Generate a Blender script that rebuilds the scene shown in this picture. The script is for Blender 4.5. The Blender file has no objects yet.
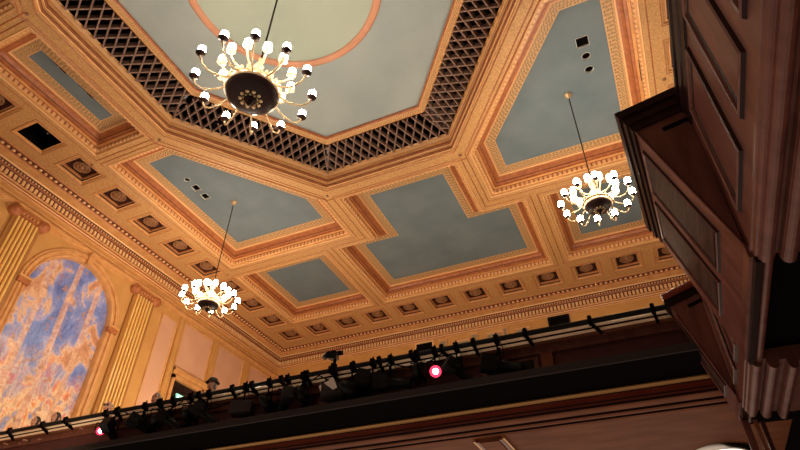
import bpy, bmesh, math, random
from mathutils import Vector, Matrix
random.seed(7)
S = bpy.context.scene
COL = S.collection
PI = math.pi
H = 10.53            # height of the beam soffits above the camera (the camera stands at the origin)
TOP = 0.42           # how far the blue panels are recessed above the soffits

# ------------------------------------------------------------------ helpers
def V(*a): return Vector(a)

class MB:
    """collects faces; build() links them as ONE mesh object"""
    def __init__(s): s.v = []; s.f = []; s.m = []; s.uv = {}; s.sm = []
    def quad(s, pts, m=0, uv=None, smooth=False):
        n = len(s.v); s.v += [tuple(p) for p in pts]
        s.f.append(tuple(range(n, n + len(pts)))); s.m.append(m); s.sm.append(smooth)
        if uv: s.uv[len(s.f) - 1] = uv
    def grid(s, rows, m=0, closed=False, smooth=True, flip=False):
        n0 = len(s.v); w = len(rows[0])
        for r in rows: s.v += [tuple(p) for p in r]
        for i in range(len(rows) - 1):
            for j in range(w if closed else w - 1):
                a = n0 + i*w + j; b = n0 + i*w + (j+1) % w
                q = (a, b, b + w, a + w)
                s.f.append(q[::-1] if flip else q); s.m.append(m); s.sm.append(smooth)
    def box(s, c, h, m=0, M=None):
        c = Vector(c); M = M or Matrix.Identity(3)
        P = [c + M @ Vector((x*h[0], y*h[1], z*h[2])) for x in (-1, 1) for y in (-1, 1) for z in (-1, 1)]
        n = len(s.v); s.v += [tuple(p) for p in P]
        for q in ((0,1,3,2),(4,6,7,5),(0,4,5,1),(2,3,7,6),(0,2,6,4),(1,5,7,3)):
            s.f.append(tuple(n + k for k in q)); s.m.append(m); s.sm.append(False)
    def bx(s, x0, x1, y0, y1, z0, z1, m=0):
        s.box(((x0+x1)/2, (y0+y1)/2, (z0+z1)/2), ((x1-x0)/2, (y1-y0)/2, (z1-z0)/2), m)
    def bar(s, p, q, up, w, d, m=0):
        p = Vector(p); q = Vector(q); a = (q - p); L = a.length
        if L < 1e-4: return
        a.normalize(); u = Vector(up); u = (u - a*u.dot(a)).normalized(); r = a.cross(u)
        s.box((p+q)/2, (L/2, w/2, d/2), m, Matrix((a, r, u)).transposed())
    def tube(s, pts, r, n=8, m=0, cap=True):
        pts = [Vector(p) for p in pts]; rows = []
        rr = r if isinstance(r, (list, tuple)) else [r]*len(pts)
        ref = None
        for i, p in enumerate(pts):
            t = (pts[min(i+1, len(pts)-1)] - pts[max(i-1, 0)]).normalized()
            if ref is None: ref = t.orthogonal().normalized()
            ref = (ref - t*ref.dot(t)).normalized(); b = t.cross(ref)
            rows.append([p + (ref*math.cos(2*PI*k/n) + b*math.sin(2*PI*k/n))*rr[i] for k in range(n)])
        s.grid(rows, m, closed=True)
        if cap:
            s.quad(rows[0][::-1], m); s.quad(rows[-1], m)
    def lathe(s, prof, n=16, o=(0,0,0), M=None, m=0, smooth=True, mod=None):
        o = Vector(o); M = M or Matrix.Identity(3); rows = []
        for r, z in prof:
            rows.append([o + M @ Vector((r*(mod(k/n) if mod else 1)*math.cos(2*PI*k/n), r*(mod(k/n) if mod else 1)*math.sin(2*PI*k/n), z)) for k in range(n)])
        s.grid(rows, m, closed=True, smooth=smooth)
    def ball(s, c, r, n=10, m=0, sc=(1,1,1)):
        c = Vector(c)
        rows = [[c + Vector((r*sc[0]*math.sin(t)*math.cos(2*PI*k/n), r*sc[1]*math.sin(t)*math.sin(2*PI*k/n), r*sc[2]*math.cos(t))) for k in range(n)]
                for t in [PI*(i+.001)/(n//2) if i == 0 else (PI*(i-.001)/(n//2) if i == n//2 else PI*i/(n//2)) for i in range(n//2+1)]]
        s.grid(rows, m, closed=True, flip=True)
    def prism(s, prof, o, ex, ey, ed, L, m=0, caps=True, closed=False, mats=None, smooth=False):
        """profile (a,b) in the plane ex,ey at o swept by ed*L"""
        o = Vector(o); ex = Vector(ex); ey = Vector(ey); d = Vector(ed)*L
        P = [o + ex*a + ey*b for a, b in prof]; n = len(P)
        for i in range(n if closed else n-1):
            j = (i+1) % n
            s.quad([P[i], P[j], P[j]+d, P[i]+d], mats[i] if mats else m, smooth=smooth)
        if caps and closed:
            s.quad(P[::-1], m); s.quad([p + d for p in P], m)
    def build(s, name, mats, parent=None, loc=None):
        me = bpy.data.meshes.new(name); me.from_pydata(s.v, [], s.f)
        mats = mats if isinstance(mats, (list, tuple)) else [mats]
        for k in mats: me.materials.append(k)
        for i, p in enumerate(me.polygons):
            p.material_index = s.m[i]; p.use_smooth = s.sm[i]
        if s.uv:
            ul = me.uv_layers.new(name='UVMap')
            for i, p in enumerate(me.polygons):
                if i in s.uv:
                    for k, li in enumerate(p.loop_indices): ul.data[li].uv = s.uv[i][k]
        me.update()
        o = bpy.data.objects.new(name, me); COL.objects.link(o)
        if parent: o.parent = parent
        if loc: o.location = loc
        return o

def fill(outer, holes, z, name, mat, parent=None, up=False):
    """flat polygon with holes at height z as one mesh"""
    bm = bmesh.new()
    for loop in [outer] + holes:
        vs = [bm.verts.new((p[0], p[1], z)) for p in loop]
        for i in range(len(vs)): bm.edges.new((vs[i], vs[(i+1) % len(vs)]))
    bmesh.ops.triangle_fill(bm, use_beauty=True, use_dissolve=False, edges=bm.edges[:], normal=(0, 0, -1))
    for f in bm.faces:
        if (f.normal.z > 0) != up: f.normal_flip()
    me = bpy.data.meshes.new(name); bm.to_mesh(me); bm.free(); me.materials.append(mat)
    o = bpy.data.objects.new(name, me); COL.objects.link(o)
    if parent: o.parent = parent
    return o

def area(p): return sum(p[i][0]*p[(i+1) % len(p)][1] - p[(i+1) % len(p)][0]*p[i][1] for i in range(len(p)))/2
def ccw(p): return p if area(p) > 0 else p[::-1]
def offset(p, t):
    out = []; n = len(p)
    for i in range(n):
        a, b, c = Vector(p[i-1]), Vector(p[i]), Vector(p[(i+1) % n])
        d1 = (b-a).normalized(); d2 = (c-b).normalized()
        n1 = Vector((-d1.y, d1.x)); n2 = Vector((-d2.y, d2.x))
        q = b + (n1+n2)*(t/(1+n1.dot(n2))); out.append((q.x, q.y))
    return out
def ring(mb, poly, prof, mats, z0=H, uvscale=None):
    """mitred strip of mouldings: prof = [(inward offset, rise)...]"""
    polys = [offset(poly, t) for t, _ in prof]; n = len(poly)
    for k in range(len(prof)-1):
        a, b = polys[k], polys[k+1]; za, zb = z0+prof[k][1], z0+prof[k+1][1]
        for i in range(n):
            j = (i+1) % n
            L = (Vector(a[j])-Vector(a[i])).length
            mb.quad([(a[i][0],a[i][1],za),(b[i][0],b[i][1],zb),(b[j][0],b[j][1],zb),(a[j][0],a[j][1],za)], mats[k], uv=[(0,0),(0,1),(L,1),(L,0)])
def edges(poly):
    for i in range(len(poly)):
        a, b = Vector(poly[i]), Vector(poly[(i+1) % len(poly)])
        yield a, b, (b-a).normalized(), (b-a).length
def dentils(mb, poly, t, z, step, w, d, h, m=0, only=None):
    for k, (a, b, e, L) in enumerate(edges(offset(poly, t))):
        if only is not None and k not in only: continue
        nn = Vector((-e.y, e.x)); n = max(1, int(L/step)); s0 = L/n
        M = Matrix(((e.x, nn.x, 0), (e.y, nn.y, 0), (0, 0, 1)))
        for i in range(n):
            c = a + e*(s0*(i+.5)); mb.box((c.x, c.y, z), (w/2, d/2, h/2), m, M)

def tag(o, label=None, cat=None, group=None, kind=None):
    if label: o['label'] = label
    if cat: o['category'] = cat
    if group: o['group'] = group
    if kind: o['kind'] = kind
    return o
def empty(name, loc, label, cat, group=None):
    o = bpy.data.objects.new(name, None); COL.objects.link(o); o.location = loc
    return tag(o, label, cat, group)
def copy_tree(o, parent=None):
    c = o.copy(); COL.objects.link(c)
    if parent: c.parent = parent
    for ch in list(o.children): copy_tree(ch, c)
    return c

# ------------------------------------------------------------------ materials
def mat(name, col, rough=.6, metal=0, noise=0, nscale=8, col2=None, emit=None, es=0, spec=.5, bump=0, coords='Object', stretch=(1,1,1), detail=4, lo=.35, hi=.65, ior=1.45):
    m = bpy.data.materials.new(name); m.use_nodes = True
    nt = m.node_tree; b = nt.nodes['Principled BSDF']
    b.inputs['Base Color'].default_value = (*col, 1); b.inputs['Roughness'].default_value = rough
    b.inputs['Metallic'].default_value = metal; b.inputs['Specular IOR Level'].default_value = spec; b.inputs['IOR'].default_value = ior
    if col2 or bump:
        tc = nt.nodes.new('ShaderNodeTexCoord'); mp = nt.nodes.new('ShaderNodeMapping'); mp.inputs['Scale'].default_value = stretch
        nt.links.new(tc.outputs[coords], mp.inputs[0])
        nz = nt.nodes.new('ShaderNodeTexNoise'); nz.inputs['Scale'].default_value = nscale; nz.inputs['Detail'].default_value = detail
        nt.links.new(mp.outputs[0], nz.inputs['Vector'])
        if col2:
            r = nt.nodes.new('ShaderNodeValToRGB'); r.color_ramp.elements[0].color = (*col, 1); r.color_ramp.elements[1].color = (*col2, 1)
            r.color_ramp.elements[0].position = lo; r.color_ramp.elements[1].position = hi
            nt.links.new(nz.outputs['Fac'], r.inputs[0]); nt.links.new(r.outputs[0], b.inputs['Base Color'])
        if bump:
            bp = nt.nodes.new('ShaderNodeBump'); bp.inputs['Strength'].default_value = bump; bp.inputs['Distance'].default_value = .02
            nt.links.new(nz.outputs['Fac'], bp.inputs['Height']); nt.links.new(bp.outputs[0], b.inputs['Normal'])
    if emit:
        b.inputs['Emission Color'].default_value = (*emit, 1); b.inputs['Emission Strength'].default_value = es
    return m

def stencil(name, c1, c2, rep=7.0):
    """painted running fret along a band (u in metres along, v across)"""
    m = bpy.data.materials.new(name); m.use_nodes = True; nt = m.node_tree; L = nt.links.new
    b = nt.nodes['Principled BSDF']; b.inputs['Roughness'].default_value = .6
    uv = nt.nodes.new('ShaderNodeUVMap'); sp = nt.nodes.new('ShaderNodeSeparateXYZ'); L(uv.outputs[0], sp.inputs[0])
    def ma(op, a, bb=None):
        n = nt.nodes.new('ShaderNodeMath'); n.operation = op
        for k, x in enumerate((a, bb)):
            if x is None: continue
            if isinstance(x, (int, float)): n.inputs[k].default_value = x
            else: L(x, n.inputs[k])
        return n.outputs[0]
    u = ma('MULTIPLY', sp.outputs[0], rep); v = ma('SUBTRACT', sp.outputs[1], .5)
    fu = ma('SUBTRACT', ma('FRACT', u), .5)
    d = ma('MAXIMUM', ma('ABSOLUTE', fu), ma('ABSOLUTE', ma('MULTIPLY', v, 1.0)))   # nested squares
    k = ma('SINE', ma('MULTIPLY', d, 26.0))
    sk = ma('SINE', ma('MULTIPLY', ma('ADD', fu, v), 14.0))
    t = ma('ADD', ma('MULTIPLY', ma('ADD', k, sk), .35), .5)
    edge = ma('GREATER_THAN', ma('ABSOLUTE', v), .42)
    t = ma('MULTIPLY', t, ma('SUBTRACT', 1.0, edge))
    r = nt.nodes.new('ShaderNodeValToRGB'); r.color_ramp.elements[0].color = (*c1, 1); r.color_ramp.elements[1].color = (*c2, 1)
    r.color_ramp.elements[0].position = .3; r.color_ramp.elements[1].position = .7
    L(t, r.inputs[0]); L(r.outputs[0], b.inputs['Base Color'])
    return m

G_SOFFIT = mat('stencilled_gold_plaster', (.44,.220,.075), .55, col2=(.62,.345,.135), nscale=26, detail=3, bump=.15)
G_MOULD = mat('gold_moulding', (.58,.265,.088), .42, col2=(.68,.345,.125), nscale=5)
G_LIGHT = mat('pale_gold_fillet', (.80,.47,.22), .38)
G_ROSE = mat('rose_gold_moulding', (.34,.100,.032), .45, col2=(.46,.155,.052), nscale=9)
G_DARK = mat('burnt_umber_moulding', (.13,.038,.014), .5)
G_STEN = stencil('fret_stencil', (.62,.34,.14), (.25,.17,.075), 4.5)
G_STEN2 = stencil('leaf_stencil', (.68,.38,.15), (.34,.16,.06), 7.0)
BLUE = mat('blue_grey_panel_paint', (.118,.162,.186), .75, col2=(.170,.212,.232), nscale=1.1, detail=8, lo=.3, hi=.75)
CENTRE = mat('grey_green_dome_paint', (.285,.335,.335), .75, col2=(.345,.39,.38), nscale=.7, detail=6)
CENTRE2 = mat('sage_roundel_paint', (.345,.40,.335), .75, col2=(.39,.44,.37), nscale=.8, detail=6)
PINK = mat('salmon_ring', (.52,.235,.135), .5, col2=(.58,.28,.165), nscale=4)
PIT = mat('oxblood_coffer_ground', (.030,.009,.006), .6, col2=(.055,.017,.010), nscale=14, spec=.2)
ROS = mat('antique_gold_rosette', (.38,.175,.07), .4, col2=(.20,.080,.030), nscale=20)
LAT = mat('bronze_lattice', (.17,.095,.066), .36, col2=(.25,.145,.105), nscale=12)
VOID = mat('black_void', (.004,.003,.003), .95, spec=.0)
WALLG = mat('ochre_wall_paint', (.54,.265,.078), .5, col2=(.60,.31,.095), nscale=2)
WALLS = mat('salmon_wall_paint', (.62,.335,.205), .6, col2=(.66,.365,.23), nscale=1.5)
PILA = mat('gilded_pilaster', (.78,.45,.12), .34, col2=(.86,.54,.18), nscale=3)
FLUTE = mat('flute_shadow_ground', (.36,.15,.035), .5)  # darker base paints the shadow into the grooves between the ribs
WOOD = mat('dark_mahogany', (.085,.026,.019), .36, col2=(.135,.045,.034), ior=1.32, nscale=5, stretch=(1.5,1.5,.35), detail=6, bump=.03)
WOODD = mat('shade_dark_mahogany', (.012,.0045,.004), .35, col2=(.020,.007,.006), nscale=6, ior=1.18)  # near-black tone puts the shading on the cappings into the wood colour
WOODR = mat('red_mahogany_rail', (.14,.022,.012), .25, col2=(.19,.035,.018), nscale=5, stretch=(.3,1,1))
WOODL = mat('walnut_soffit', (.135,.046,.022), .42, ior=1.09, col2=(.20,.070,.035), nscale=2.5, stretch=(.5,1.6,1), detail=8, bump=.05)
WOODG = mat('light_brightened_rail', (.80,.58,.40), .28, col2=(.86,.66,.47), nscale=3, stretch=(.3,1,1))  # strong front light on the handrail is put into this pale cream
BRASSY = mat('brass_bead', (.62,.33,.12), .25, metal=.6)
RIBBED = mat('dark_ribbed_grille_panel', (.022,.009,.007), .55, col2=(.060,.026,.020), nscale=5, stretch=(16,.5,.5), detail=2, ior=1.2)
FABRIC = mat('maroon_grille_cloth', (.055,.012,.010), .85, col2=(.075,.017,.013), nscale=9, stretch=(5,1,.2))
GREY = mat('grey_painted_steel', (.034,.025,.024), .7, ior=1.12)
BLACK = mat('black_painted_steel', (.007,.006,.006), .4, ior=1.2)
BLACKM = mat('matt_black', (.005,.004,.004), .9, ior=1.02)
CHROME = mat('brushed_chrome', (.55,.53,.50), .2, metal=1)
WHITE = mat('white_enamel', (.75,.72,.66), .4)
BRASS = mat('aged_brass', (.74,.55,.32), .32, metal=.6)
BRONZE = mat('dark_bronze', (.020,.007,.006), .4, ior=1.25)
SHADE = mat('lit_glass_shade', (.9,.85,.75), .4, emit=(1,.86,.68), es=54)
LENSR = mat('lit_red_lens', (.9,.2,.2), .4, emit=(1,.03,.09), es=1.7)
LENSW = mat('lit_white_lens', (.9,.9,.9), .4, emit=(1,.72,.76), es=12)
LENSC = mat('cold_white_lens', (.9,.9,.9), .4, emit=(.9,1,.95), es=3)
DOWN = mat('lit_downlight_glass', (.9,.9,.85), .4, emit=(1,.86,.70), es=1.6)
EXITG = mat('exit_sign_green', (.02,.25,.10), .4, emit=(.35,1,.6), es=.9)
EXITW = mat('exit_sign_letters', (.8,.9,.8), .4, emit=(.9,1,.93), es=1.6)
SKIN = mat('skin', (.46,.22,.14), .5, col2=(.50,.25,.17), nscale=7)
HAIRD = mat('dark_hair', (.018,.011,.008), .6)
HAIRG = mat('grey_hair', (.20,.17,.15), .6)
COATD = mat('dark_wool_jacket', (.030,.018,.020), .8)
COATL = mat('light_grey_jacket', (.26,.22,.19), .8)
COATP = mat('lilac_shirt', (.20,.14,.20), .8)
LENSG = mat('spectacle_glass', (.05,.05,.06), .1)
PAPER = mat('white_paper_label', (.62,.50,.44), .7)
CURTAIN = mat('dark_red_doorway_curtain', (.050,.014,.010), .8, col2=(.075,.022,.014), nscale=3, stretch=(1,6,.3))

def mural_material():
    """a plain painterly picture: blue sky with foliage above, pale trunks, a warm crowd of shapes below"""
    m = bpy.data.materials.new('mural_paint'); m.use_nodes = True; nt = m.node_tree; L = nt.links.new
    N = lambda t: nt.nodes.new('ShaderNode' + t)
    b = nt.nodes['Principled BSDF']; b.inputs['Roughness'].default_value = .42
    tc = N('TexCoord'); co = tc.outputs['Object']
    def mapped(sc):
        k = N('Mapping'); k.inputs['Scale'].default_value = sc; L(co, k.inputs[0]); return k.outputs[0]
    def noise(v, scale, det, dist=0):
        k = N('TexNoise'); k.inputs['Scale'].default_value = scale; k.inputs['Detail'].default_value = det; k.inputs['Distortion'].default_value = dist; L(v, k.inputs['Vector']); return k
    def ramp(x, stops, interp='EASE'):
        k = N('ValToRGB'); cr = k.color_ramp; cr.interpolation = interp
        while len(cr.elements) < len(stops): cr.elements.new(.5)
        for e, (p, c) in zip(cr.elements, stops): e.position = p; e.color = (*c, 1)
        L(x, k.inputs[0]); return k.outputs[0]
    def mix(f, x, y):
        k = N('Mix'); k.data_type = 'RGBA'
        L(f, k.inputs[0]); L(x, k.inputs[6]); L(y, k.inputs[7]); return k.outputs[2]
    sp = N('SeparateXYZ'); L(co, sp.inputs[0])
    sky = ramp(noise(mapped((1,1.3,.8)), 1.15, 5, 1.2).outputs['Fac'], [(.30,(.10,.14,.42)),(.46,(.18,.25,.60)),(.53,(.36,.36,.62)),(.57,(.72,.44,.28)),(.66,(.55,.25,.13)),(.78,(.20,.10,.10))])
    crowd = noise(mapped((1,1.25,.6)), 3.0, 4, 1.6)
    low = ramp(crowd.outputs['Fac'], [(.28,(.18,.22,.46)),(.38,(.34,.34,.55)),(.44,(.74,.40,.20)),(.52,(.86,.62,.40)),(.60,(.84,.30,.10)),(.70,(.80,.17,.06)),(.82,(.45,.16,.07))])
    h = N('MapRange'); h.inputs['From Min'].default_value = 4.9; h.inputs['From Max'].default_value = 6.9; L(sp.outputs[2], h.inputs[0])
    n2 = noise(co, 1.6, 4); ad = N('Math'); ad.operation = 'MULTIPLY_ADD'; L(n2.outputs['Fac'], ad.inputs[0]); ad.inputs[1].default_value = 1.4; ad.inputs[2].default_value = -.7
    sm = N('Math'); sm.operation = 'ADD'; sm.use_clamp = True; L(h.outputs[0], sm.inputs[0]); L(ad.outputs[0], sm.inputs[1])
    c = mix(sm.outputs[0], low, sky)
    wv = N('TexWave'); wv.bands_direction = 'Y'; wv.inputs['Scale'].default_value = .42; wv.inputs['Distortion'].default_value = 1.1; wv.inputs['Detail'].default_value = 3; wv.inputs['Detail Scale'].default_value = .6
    L(co, wv.inputs['Vector'])
    c = mix(ramp(wv.outputs['Fac'], [(.84,(0,0,0)),(.93,(.75,.75,.75))]), c, ramp(noise(co, 5, 4).outputs['Fac'], [(.35,(.60,.28,.17)),(.65,(.80,.52,.36))]))
    lf = noise(co, 4.5, 7); c = mix(ramp(lf.outputs['Fac'], [(.60,(0,0,0)),(.66,(.8,.8,.8))]), c, ramp(noise(co, 9, 3).outputs['Fac'], [(.4,(.16,.10,.14)),(.6,(.52,.24,.12))]))
    dn = noise(co, 14, 6); m3 = N('Mix'); m3.data_type = 'RGBA'; m3.blend_type = 'OVERLAY'; m3.inputs[0].default_value = .5
    L(c, m3.inputs[6]); L(dn.outputs['Fac'], m3.inputs[7]); L(m3.outputs[2], b.inputs['Base Color'])
    return m
MURAL = mural_material()

# ------------------------------------------------------------------ ceiling plan (metres, z up from the camera)
XL, XR, YB = -12.396, 2.58, 16.706            # centre lines of the three rows of square coffers
STEP = 1.28
CY = 4.565                                   # the plan mirrors about this line
def mirY(p): return ccw([(x, 2*CY - y) for x, y in p])
OCT = ccw([(-9.65,6.46),(-6.86,10.02),(-2.92,10.02),(-.15,6.46),(-.15,2.67),(-2.92,-.89),(-6.86,-.89),(-9.65,2.67)])
CLp = ccw([(-9.75,6.62),(-11.58,6.62),(-11.58,11.9),(-7.1,11.9),(-7.1,10.06)])
CRp = ccw([(-.05,6.62),(1.74,6.62),(1.74,11.95),(-2.68,11.95),(-2.68,10.06)])
SLp = ccw([(-9.87,2.87),(-9.87,6.26),(-11.6,6.26),(-11.6,2.87)])
SRp = ccw([(.07,2.87),(.07,6.26),(1.76,6.26),(1.76,2.87)])
SFp = ccw([(-6.65,10.24),(-3.06,10.24),(-3.06,12.38),(-1.78,12.38),(-1.78,15.9),(-7.86,15.9),(-7.86,12.32),(-6.65,12.32)])
KLp = ccw([(-11.75,12.4),(-8.28,12.4),(-8.28,15.88),(-11.75,15.88)])
KRp = ccw([(-1.36,12.42),(1.78,12.42),(1.78,15.88),(-1.36,15.88)])
HALF = .42
def sq(cx, cy, h=HALF): return [(cx-h,cy-h),(cx+h,cy-h),(cx+h,cy+h),(cx-h,cy+h)]
squares = [(XL, YB - STEP*i) for i in range(0, 15)] + [(XL + STEP*i, YB) for i in range(1, 12)] + [(XR, YB - STEP*i) for i in range(0, 15)]
HATCH = 9
octhole = offset(OCT, .22)
coffers = [(CLp, BLUE), (CRp, BLUE), (SLp, BLUE), (SRp, BLUE), (SFp, BLUE), (KLp, BLUE), (KRp, BLUE), (mirY(CLp), BLUE), (mirY(CRp), BLUE)]
WX, WY, WXR, WYN = XL - 1.5, YB + 1.5, XR + 1.5, -6.0
outer = ccw([(XL-1.0, WYN), (XR+1.0, WYN), (XR+1.0, YB+1.0), (XL-1.0, YB+1.0)])
ceil = fill(outer, [c[0] for c in coffers] + [octhole] + [sq(*s) for s in squares], H, 'ceiling', G_SOFFIT)
tag(ceil, 'ornate gold plaster coffered ceiling', 'ceiling', kind='structure')

# lamp openings in the blue panels: (x, y, half, round?)
lampspots = {0: [(-10.42,8.23,.085,1), (-10.41,8.60,.11,0), (-10.41,9.0,.11,0)],
             1: [(.58,8.23,.13,0), (.59,8.63,.095,1), (.59,9.02,.095,1)],
             2: [(-10.47,4.11,.11,0), (-10.45,4.49,.085,1), (-10.47,4.9,.11,0)]}
def circ(x, y, r, n=16): return [(x + r*math.cos(2*PI*k/n), y + r*math.sin(2*PI*k/n)) for k in range(n)]

for ci, (poly, pm) in enumerate(coffers):
    mb = MB()
    prof = [(-.13,0),(-.115,-.014),(-.10,0)]
    ring(mb, poly, prof, [1, 1])
    ring(mb, poly, [(0,0),(.015,-.015),(.04,.0),(.05,.045),(.10,.055)], [0, 2, 0, 0])
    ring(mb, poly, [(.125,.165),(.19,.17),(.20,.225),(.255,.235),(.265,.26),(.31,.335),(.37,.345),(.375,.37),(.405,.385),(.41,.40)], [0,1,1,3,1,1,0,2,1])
    cof = mb.build('coffer', [G_MOULD, G_ROSE, G_LIGHT, G_DARK], ceil)
    mb = MB(); ring(mb, poly, [(.10,.055),(.125,.165)], [1]); dentils(mb, poly, .092, H+.10, .125, .078, .055, .10, 0)
    mb.build('dentil_course', [G_LIGHT, G_ROSE], cof)
    mb = MB(); ring(mb, poly, [(.41,.40),(.655,.415)], [0]); mb.build('fret_border', [G_STEN], cof)
    inner = offset(poly, .65)
    holes = [circ(x, y, h) if rd else sq(x, y, h) for x, y, h, rd in lampspots.get(ci, [])]
    fill(inner, holes, H+TOP, 'blue_panel', pm, cof)

# square coffers with rosettes
def rosette_mesh():
    mb = MB()
    mb.lathe([(.245,.0),(.245,-.03),(.22,-.045),(.195,-.03),(.19,0)], 20)
    mb.lathe([(.185,0),(.165,-.035),(.10,-.04),(.075,-.02)], 32, mod=lambda u: 1 + .14*math.cos(2*PI*u*8))
    mb.lathe([(.075,-.02),(.06,-.06),(.001,-.075)], 12)
    for k in range(8):
        a = 2*PI*(k+.5)/8
        mb.ball((.135*math.cos(a), .135*math.sin(a), -.035), .032, 6)
    return mb
ros0 = None; cof0 = None
for k, (x, y) in enumerate(squares):
    if cof0 is None:
        mb = MB(); P = sq(0, 0)
        ring(mb, P, [(-.05,0),(-.04,-.012),(-.03,0)], [1,1], z0=0)
        ring(mb, P, [(0,0),(.01,.03),(.05,.035),(.055,.015),(.07,.015),(.078,.075),(.098,.082),(.105,.13)], [0,0,1,2,3,0,1], z0=0)
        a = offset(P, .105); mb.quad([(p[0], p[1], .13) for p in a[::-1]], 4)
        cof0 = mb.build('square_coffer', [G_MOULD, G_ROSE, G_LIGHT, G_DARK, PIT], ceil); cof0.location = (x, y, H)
        ros0 = rosette_mesh().build('rosette', [ROS], cof0); ros0.location = (0, 0, .13); ros0.scale = (.88, .88, 1)
    elif k == HATCH:
        mb = MB(); P = sq(0, 0, HALF)
        ring(mb, P, [(-.05,0),(-.04,-.012),(-.03,0)], [1,1], z0=0)
        ring(mb, P, [(0,0),(.01,.03),(.06,.035)], [0,0], z0=0); ring(mb, P, [(.06,.035),(.065,.5)], [2], z0=0)
        a = offset(P, .065); mb.quad([(p[0], p[1], .5) for p in a[::-1]], 2)
        c = mb.build('open_hatch', [G_MOULD, G_ROSE, VOID], ceil); c.location = (x, y, H)
        c['label'] = 'black open hatch in place of a rosette'
        lp = MB(); lp.lathe([(.001,.0),(.08,.0),(.09,.2),(.001,.22)], 12); lp.ball((.0,.0,-.005), .03, 8, 1)
        o = lp.build('lamp_head', [BLACK, CHROME], c); o.location = (.1, .08, .22)
    else:
        c = cof0.copy(); COL.objects.link(c); c.location = (x, y, H)
        r = ros0.copy(); COL.objects.link(r); r.parent = c

# central octagon
mb = MB()
ring(mb, OCT, [(-.19,0),(-.175,-.02),(-.16,0)], [1,1]); ring(mb, OCT, [(.16,0),(.175,-.02),(.19,0)], [1,1])
OW = .22
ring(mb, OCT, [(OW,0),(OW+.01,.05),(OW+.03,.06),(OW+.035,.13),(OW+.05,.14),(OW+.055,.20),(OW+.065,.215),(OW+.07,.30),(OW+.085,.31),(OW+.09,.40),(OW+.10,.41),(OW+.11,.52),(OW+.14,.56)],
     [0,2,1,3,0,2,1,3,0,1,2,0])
octm = mb.build('octagon_moulding', [G_MOULD, G_ROSE, G_LIGHT, G_DARK], ceil)
LB = (OW+.14, .56); LT = (1.08, .80)
mb = MB(); ring(mb, OCT, [(LT[0],LT[1]),(LT[0]+.01,.77),(LT[0]+.05,.765)], [1,1]); ring(mb, OCT, [(LT[0]+.05,.765),(LT[0]+.16,.79)], [0]); ring(mb, OCT, [(LT[0]+.16,.79),(LT[0]+.18,.77),(LT[0]+.21,.80),(LT[0]+.21,.86)], [2,3,3])
mb.build('gilded_inner_border', [G_STEN2, G_MOULD, G_LIGHT, G_ROSE], octm)
ip = offset(OCT, LT[0]+.21); CX = -4.9
fill(ip, [circ(CX, CY, 1.95, 64)], H+.86, 'octagon_panel', CENTRE, octm)
mb = MB(); mb.lathe([(2.12,.0),(2.11,-.03),(2.07,-.045),(1.99,-.045),(1.95,-.03),(1.945,.0)], 72, (CX, CY, H+.86)); mb.build('salmon_ring', [PINK], octm)
mb = MB(); mb.lathe([(1.95,0),(1.4,.10),(.7,.17),(.001,.19)], 64, (CX, CY, H+.86)); mb.build('roundel', [CENTRE2], octm)
# lattice grille, one mesh per side of the octagon
for k, (a, b, e, L) in enumerate(edges(OCT)):
    a2, b2 = offset(OCT, LB[0])[k], offset(OCT, LB[0])[(k+1) % 8]; c2, d2 = offset(OCT, LT[0])[k], offset(OCT, LT[0])[(k+1) % 8]
    A = V(*a2, H+LB[1]); B = V(*b2, H+LB[1]); C = V(*c2, H+LT[1]); D = V(*d2, H+LT[1])
    u = (B-A).normalized(); Lb = (B-A).length; w = (C-A) - u*((C-A).dot(u)); W = w.length; w.normalize(); nn = u.cross(w)
    if nn.z > 0: nn = -nn
    slant = (C-A).dot(u)          # left end moves by this over W; right end by -slant
    mb = MB()
    def clip(u0, du):             # line u = u0 + du*t, w = W*t, t in 0..1 ; keep slant*t <= u <= Lb - slant*t
        t0, t1 = 0.0, 1.0
        for (ca, cb) in ((u0, du - slant), (Lb - u0, -du - slant)):
            if abs(cb) < 1e-9:
                if ca < 0: return None
                continue
            t = -ca/cb
            if cb > 0: t0 = max(t0, t)
            else: t1 = min(t1, t)
        return (t0, t1) if t1 - t0 > .02 else None
    sp = .25; run = .46
    n = int(Lb/sp) + 6
    for i in range(-5, n):
        for sgn in (1, -1):
            u0 = i*Lb/round(Lb/sp); du = run*sgn
            r = clip(u0, du)
            if not r: continue
            p = [A + u*(u0+du*t) + w*(W*t) + nn*(.012 if sgn > 0 else 0) for t in r]
            mb.bar(p[0], p[1], nn, .034, .17)
    mb.build('lattice_grille', [LAT], octm)
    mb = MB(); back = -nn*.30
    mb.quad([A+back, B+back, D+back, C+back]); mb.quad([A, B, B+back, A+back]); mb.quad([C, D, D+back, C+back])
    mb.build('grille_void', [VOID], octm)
# small bosses where the beams meet
mb = MB(); mb.lathe([(.045,0),(.04,-.02),(.02,-.03),(.001,-.035)], 10)
boss0 = None
for (x, y) in [(-9.65,6.46),(-9.65,2.67),(-6.86,10.02),(-2.92,10.02),(-.15,6.46),(-11.93,6.44),(-11.93,12.15),(1.98,6.44),(2.05,9.62)]:
    if boss0 is None: boss0 = mb.build('boss', [ROS], ceil); o = boss0
    else: o = boss0.copy(); COL.objects.link(o)
    o.location = (x, y, H)

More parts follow.
